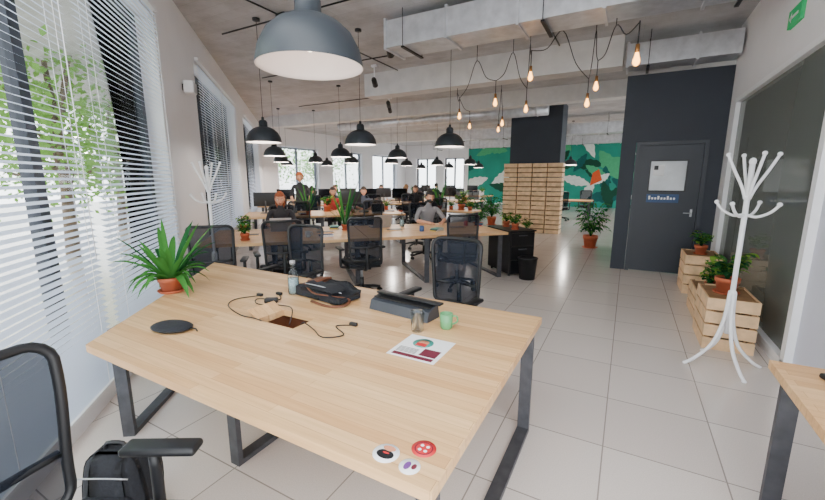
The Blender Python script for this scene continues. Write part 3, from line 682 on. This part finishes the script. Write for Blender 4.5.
def backpack():
    m = MB()
    def f(v): k = 1-.25*max(0, v.z)/.22; return Vector((v.x*k, v.y*k, v.z))
    m.rbox((0, 0, .225), (.32, .2, .45), .07, M_fab, fn=f, sub=4); m.rbox((0, -.11, .15), (.25, .08, .22), .03, M_fab)
    m.tube([(-.05, 0, .44), (-.04, 0, .48), (.04, 0, .48), (.05, 0, .44)], .01, M_black, sub=3)
    for s_ in (-1, 1): m.tube([(s_*.08, .08, .42), (s_*.1, .14, .32), (s_*.1, .15, .18), (s_*.12, .09, .06)], .018, M_black, sub=4, flat=.5)
    m.tube([(-.12, -.1, .36), (0, -.12, .38), (.12, -.1, .36)], .004, M_silver, sub=3)
    return m.mesh('backpack')
BP = backpack(); place(BP, 'backpack', (-1.92, .72, 0), .5, .9); place(BP, 'backpack', (.88, 1.80, 0), -1.2, .8)
def laptop():
    m = MB(); m.rbox((0, 0, .009), (.33, .23, .016), .005, M_silver); m.bb(-.14, .14, -.02, .09, .017, .018, M_black)
    Mx = Matrix.Translation((0, .115, .015)) @ Matrix.Rotation(radians(-18), 4, 'X'); m.rbox((0, 0, .11), (.33, .008, .22), .003, M_silver, M=Mx); m.bb(-.155, .155, -.0055, -.0045, .012, .21, M_screen, M=Mx); return m.mesh('laptop')
def monitor():
    m = MB(); m.rbox((0, 0, .01), (.22, .16, .015), .006, M_black); m.tube([(0, .03, .01), (0, .03, .3)], .018, M_black); m.rbox((0, 0, .34), (.55, .03, .34), .008, M_black); m.bb(-.265, .265, -.0165, -.0155, .185, .5, M_screen); return m.mesh('computer_monitor')
LT = laptop(); MO = monitor()
def onA(me, n, a, b, deg, z=TZ): p = A(a, b); place(me, n, (p[0], p[1], z), radians(45+deg))
onA(LT, 'laptop', 1.35, 6.75, 190); onA(LT, 'laptop', -.3, 6.72, 180)
for a in (-.8, 1.3): onA(MO, 'computer_monitor', a, 10.3, 180)
for a in (-.4, .9, 2.3, 3.4): onA(MO, 'computer_monitor', a, 13.3, 0)
for a in (0.3, 1.7, 3.0): onA(MO, 'computer_monitor', a, 14.1, 180)
for x in (-7.5, -6.1): place(MO, 'computer_monitor', (x, 14.1, TZ), 0)
for x in (-9.4, -8.05, -6.8): place(MO, 'computer_monitor', (x, 18.55, TZ), 0)
onA(LT, 'laptop', 1.9, 9.5, 0)
def mug(col):
    mt = pm('mug_%d_%d' % (col[0], col[2]), col, .35); m = MB(); m.lathe([(.001, 0), (.034, 0), (.038, .01), (.038, .09), (.035, .09), (.034, .012), (.001, .012)], (0, 0, 0), mt)
    m.tube([(.036, 0, .075), (.06, 0, .07), (.062, 0, .035), (.036, 0, .02)], .006, mt, sub=4); return m.mesh('coffee_mug')
def book(cols):
    m = MB(); z = 0
    for i, c in enumerate(cols):
        mt = pm('book_%d_%d' % (c[0], c[1]), c, .6); h = .014+.006*(i % 2); Mx = Matrix.Rotation(.15*i, 4, 'Z')
        m.bb(-.1, .1, -.07, .07, z, z+.002, mt, Mx); m.bb(-.097, .095, -.067, .067, z+.002, z+h-.002, M_paper, Mx); m.bb(-.1, .1, -.07, .07, z+h-.002, z+h, mt, Mx); m.bb(-.1, -.097, -.07, .07, z, z+h, mt, Mx); z += h
    return m.mesh('notebook_stack')
MG = [mug(c) for c in ((220, 220, 220), (60, 90, 140), (180, 60, 50))]; BK = [book(((180, 50, 50), (40, 60, 100))), book(((220, 190, 80), (60, 60, 60), (80, 140, 130)))]
for i, (a, b) in enumerate(((.1, 5.85), (1.9, 6.0), (2.9, 6.5), (.3, 6.8), (-.2, 9.6), (1.3, 9.8), (2.0, 9.9), (.4, 13.15), (2.7, 13.1), (-.95, 13.1))):
    onA(MG[i % 3], 'coffee_mug', a, b, 40*i); onA(BK[i % 2], 'notebook_stack', a+.26, b-.02, 25*i)
onA(bm_, 'glass_bottle', 1.75, 6.7, 0); onA(bm_, 'glass_bottle', -.1, 10.2, 0); onA(bm_, 'glass_bottle', 1.9, 10.4, 0)
# ------------------------------------------------------------ people
def person(x, y, deg, pose='sit', hair=(60, 40, 30), shirt=(120, 120, 124), pants=(50, 54, 66), longh=False, mask=False, curly=False, lean=0.0, name='seated_person', wide=0):
    Ms = pm('skin_tone', (216, 158, 126), .55, var=.03); Mh = pm('hair_%d_%d' % (hair[0], hair[2]), hair, .7, var=.25, scale=50)
    Mt = pm('shirt_%d_%d_%d' % shirt, shirt, .9, var=.06); Mp = pm('trousers_%d' % pants[0], pants, .9); Mw = pm('shoe_rubber', (230, 230, 230), .6)
    if pose == 'sit':
        J = {'pel': (0, 0, .56, .15, .12), 'sp': (0, .03+lean*.3, .74, .135, .105), 'ch': (0, .07+lean*.7, .93, .155, .11), 'nb': (0, .1+lean, 1.07, .06, .055), 'nt': (0, .125+lean, 1.15, .05, .05)}
        for s_, k in ((-1, 'L'), (1, 'R')):
            J.update({'sh'+k: (s_*.175, .08+lean*.9, 1.02, .06, .06), 'el'+k: (s_*(.23+wide), .2+lean, .81, .045, .045), 'wr'+k: (s_*(.13+wide*.3), .42+lean, .785, .028, .024), 'pa'+k: (s_*.11, .48+lean, .78, .036, .018),
                      'hi'+k: (s_*.09, .05, .54, .09, .085), 'kn'+k: (s_*.13, .44, .54, .065, .065), 'an'+k: (s_*.13, .42, .11, .042, .042), 'fo'+k: (s_*.14, .53, .045, .045, .035)})
    else:
        J = {'pel': (0, 0, .95, .15, .11), 'sp': (0, .01, 1.12, .13, .1), 'ch': (0, .02, 1.3, .155, .11), 'nb': (0, .02, 1.44, .06, .055), 'nt': (0, .035, 1.52, .05, .05)}
        for s_, k in ((-1, 'L'), (1, 'R')):
            J.update({'sh'+k: (s_*.175, .02, 1.4, .06, .06), 'el'+k: (s_*.25, .02, 1.12, .045, .045), 'wr'+k: (s_*.2, .2, .98, .028, .024), 'pa'+k: (s_*.19, .27, .96, .036, .018),
                      'hi'+k: (s_*.09, 0, .9, .09, .085), 'kn'+k: (s_*.1, .02, .5, .062, .062), 'an'+k: (s_*.11, -.02, .1, .042, .042), 'fo'+k: (s_*.12, .1, .04, .045, .035)})
    E = [('pel', 'sp', 't'), ('sp', 'ch', 't'), ('ch', 'nb', 't'), ('nb', 'nt', 's')]
    for k in 'LR': E += [('ch', 'sh'+k, 't'), ('sh'+k, 'el'+k, 't'), ('el'+k, 'wr'+k, 's'), ('wr'+k, 'pa'+k, 's'), ('pel', 'hi'+k, 'p'), ('hi'+k, 'kn'+k, 'p'), ('kn'+k, 'an'+k, 'p'), ('an'+k, 'fo'+k, 'w')]
    names = list(J); idx = {n: i for i, n in enumerate(names)}
    me = bpy.data.meshes.new('tmp'); me.from_pydata([J[n][:3] for n in names], [(idx[a], idx[b]) for a, b, c in E], []); me.update()
    o = bpy.data.objects.new('tmp', me); COL.objects.link(o); sk = o.modifiers.new('skin', 'SKIN'); sk.use_smooth_shade = True
    if not me.skin_vertices:
        bm = bmesh.new(); bm.from_mesh(me); bm.verts.layers.skin.verify(); bm.to_mesh(me); bm.free()
    for i, n in enumerate(names):
        d = me.skin_vertices[0].data[i]; d.radius = J[n][3:5]; d.use_root = (n == 'pel')
    ss = o.modifiers.new('sub', 'SUBSURF'); ss.levels = 2; ss.render_levels = 2
    dg = bpy.context.evaluated_depsgraph_get(); dg.update()
    ev = bpy.data.meshes.new_from_object(o.evaluated_get(dg)); vs = [v.co.copy() for v in ev.vertices]; fs = [tuple(p.vertices) for p in ev.polygons]
    bpy.data.objects.remove(o)
    tm = {'t': Mt, 's': Ms, 'p': Mp, 'w': Mw}; groups = {}
    segs = [(Vector(J[a][:3]), Vector(J[b][:3]), c, (J[a][3]+J[b][3])/2) for a, b, c in E]
    for f in fs:
        c = sum((vs[i] for i in f), Vector())/len(f); best = None
        for p, q, t, r in segs:
            d = q-p; u = max(0, min(1, (c-p).dot(d)/d.length_squared)); dd = (c-(p+d*u)).length-r
            if best is None or dd < best[0]: best = (dd, t)
        groups.setdefault(best[1], []).append(f)
    m = MB()
    for t, ff in groups.items():
        used = {}; vv = []; nf = []
        for f in ff:
            g = []
            for i in f:
                if i not in used: used[i] = len(vv); vv.append(vs[i])
                g.append(used[i])
            nf.append(g)
        m.add(vv, nf, tm[t], None, True)
    for s_, k in ((-1, 'L'), (1, 'R')):
        P = Vector(J['pa'+k][:3]); Wp = Vector(J['wr'+k][:3]); d = (P-Wp).normalized(); sd = d.cross(Vector((0, 0, 1))).normalized()
        for i, L in enumerate((.062, .075, .08, .074)):
            b = P+sd*(-s_)*(-.028+.018*i)*-1+d*.012
            m.tube([b, b+d*L*.45+Vector((0, 0, .006)), b+d*L*.75+Vector((0, 0, -.004)), b+d*L+Vector((0, 0, -.018))], [.0095, .009, .008, .006], Ms, seg=6, sub=2)
        b = P-d*.03-sd*s_*.02
        m.tube([b, b-sd*s_*.028+d*.02, b-sd*s_*.035+d*.05], [.011, .01, .007], Ms, seg=6, sub=2)
    N = Vector(J['nt'][:3]); C = N+Vector((0, .02, .10)); tilt = radians(-14 if pose == 'sit' else -4)
    HM = Matrix.Translation(N) @ Matrix.Rotation(tilt, 4, 'X') @ Matrix.Translation(-N)
    def hf(v):
        v = v.copy()
        if v.z < 0: k = 1-.32*(-v.z)**1.4; v.x *= k; v.y *= (1-.12*(-v.z))
        if v.y > 0: v.y *= .96
        return v
    m.ell(C, (.076, .096, .118), Ms, M=HM, seg=24, rings=18, fn=hf)
    fy = C.y+.092
    m.tube([(0, fy-.008, C.z+.015), (0, fy+.012, C.z-.018), (0, fy+.014, C.z-.028), (0, fy-.006, C.z-.034)], [.007, .010, .012, .008], Ms, M=HM, sub=2)
    for s_ in (-1, 1):
        m.ell((s_*.03, fy-.016, C.z+.012), (.013, .011, .008), M_white2, M=HM, seg=10, rings=6); m.ell((s_*.03, fy-.007, C.z+.012), (.005, .004, .005), M_black, M=HM, seg=8, rings=6)
        m.tube([(s_*.018, fy-.006, C.z+.03), (s_*.044, fy-.018, C.z+.03)], .004, Mh, M=HM, seg=5)
        m.ell((s_*.078, C.y-.005, C.z-.005), (.010, .02, .03), Ms, M=HM, seg=10, rings=8)
    m.ell((0, fy-.012, C.z-.055), (.024, .01, .007), pm('lips', (180, 96, 90), .5), M=HM, seg=12, rings=6)
    if mask: m.ell((0, C.y+.016, C.z-.045), (.070, .102, .056), M_black, M=HM, seg=18, rings=10, keep=lambda v: v.y > .1)
    def hk(v): return v.z > .42 or (v.y < .1 and v.z > -.45) or (v.y < .35 and v.z > .15)
    def hr(v):
        n = mnoise.noise(v*4)*(.16 if curly else .05); return v*(1+n)
    sc = 1.28 if curly else 1.09
    m.ell((0, C.y-.008, C.z+.012), (.083*sc, .1*sc, .118*sc), Mh, M=HM, seg=28, rings=20, fn=hr, keep=hk)
    if longh: m.rbox((0, C.y-.07, C.z-.11), (.17, .07, .26), .03, Mh, M=HM, fn=lambda v: Vector((v.x*(1-.3*(v.z < -.05)), v.y, v.z)), sub=3)
    m.obj(name, (x, y, 0), radians(deg))
def perA(a, b, deg, **k): p = A(a, b); person(p[0], p[1], 45+deg, **k)
perA(2.40, 7.32, 184, shirt=(136, 136, 140), hair=(34, 28, 26), mask=True, lean=.05, wide=.07); chA(2.40, 7.42, 184)
perA(-.32, 7.38, 180, shirt=(46, 44, 48), hair=(150, 76, 40), longh=True); chA(-.32, 7.46, 180)
perA(.05, 11.2, 180, pose='stand', shirt=(40, 40, 44), hair=(196, 100, 46), curly=True, name='standing_person')
perA(.9, 11.1, 180, shirt=(170, 44, 44), hair=(50, 36, 30), longh=True); chA(.9, 11.2, 180)
perA(1.75, 11.1, 180, shirt=(80, 86, 100), hair=(60, 44, 34))
person(-6.4, 11.9, 200, shirt=(32, 32, 36), hair=(90, 60, 40), longh=True); chair(-6.4, 11.95, 200)
perA(3.0, 14.75, 180, shirt=(200, 196, 190), hair=(50, 40, 36))
perA(.4, 12.5, 0, shirt=(60, 80, 110), hair=(40, 30, 26)); chA(.4, 12.42, 0)
person(-7.6, 13.15, 0, shirt=(90, 60, 60), hair=(120, 84, 50), longh=True); chair(-7.6, 13.07, 0)
person(-8.4, 17.55, 0, shirt=(30, 30, 34), hair=(40, 30, 26)); chair(-8.4, 17.47, 0)
perA(1.3, 14.85, 180, shirt=(170, 170, 176), hair=(70, 50, 36), longh=True); chA(1.3, 14.95, 180)
# ------------------------------------------------------------ mural
m = MB(); Mb = pm('mural_teal', (30, 148, 128), .8, var=.12, scale=1.2); m.bb(-9.1, 6.5, YB-.03, YB-.005, .0, 3.75, Mb)
cols_ = [pm('mural_dark_green', (10, 74, 54), .8), pm('mural_deep_teal', (8, 94, 92), .8), pm('mural_white', (232, 238, 232), .8), pm('mural_light_green', (76, 176, 124), .8), pm('mural_white', (232, 238, 232), .8), pm('mural_dark_green', (16, 84, 62), .8)]
random.seed(11)
for i in range(80):
    cx = -9+15*random.random(); cz = 3.7*random.random(); an = random.random()*6.28; L = .9+1.4*random.random(); W = L*(.25+.2*random.random()); n = 12; lo = []; yy = YB-.032-i*.0004
    for k in range(n+1): t = k/n; w = W*sin(pi*t)**.8*(1 if k % 2 else .8); lo.append((t*L, w/2))
    for k in range(n-1, 0, -1): t = k/n; w = W*sin(pi*t)**.8*(1 if k % 2 else .8); lo.append((t*L, -w/2))
    vs = []
    for (u, v) in lo:
        X = cx+u*cos(an)-v*sin(an); Z = min(3.74, max(.02, cz+u*sin(an)+v*cos(an))); vs.append((min(6.4, max(-9.05, X)), yy, Z))
    m.add(vs, [tuple(range(len(vs)))], cols_[i % 6])
m.add([(.0-1.9, YB-.07, 1.2), (-1.3, YB-.07, 1.5), (-1.5, YB-.07, 2.1), (-1.8, YB-.07, 1.9)], [(0, 1, 2, 3)], pm('mural_orange', (220, 90, 40), .8))
m.obj('wall_mural')
# ------------------------------------------------------------ light
w = bpy.data.worlds.new('World'); SC.world = w; w.use_nodes = True; nt = w.node_tree; bg = nt.nodes['Background']
bg.inputs['Color'].default_value = (.93, .965, 1.0, 1); bg.inputs['Strength'].default_value = 5.9
# camera
cam = bpy.data.cameras.new('Camera'); co = bpy.data.objects.new('Camera', cam); COL.objects.link(co); SC.camera = co
cam.sensor_width = 36; cam.lens = 388/825*36; cam.clip_start = .03; co.location = (0, 0, 1.6)
co.rotation_euler = (radians(90-10.46), 0, radians(28.8))
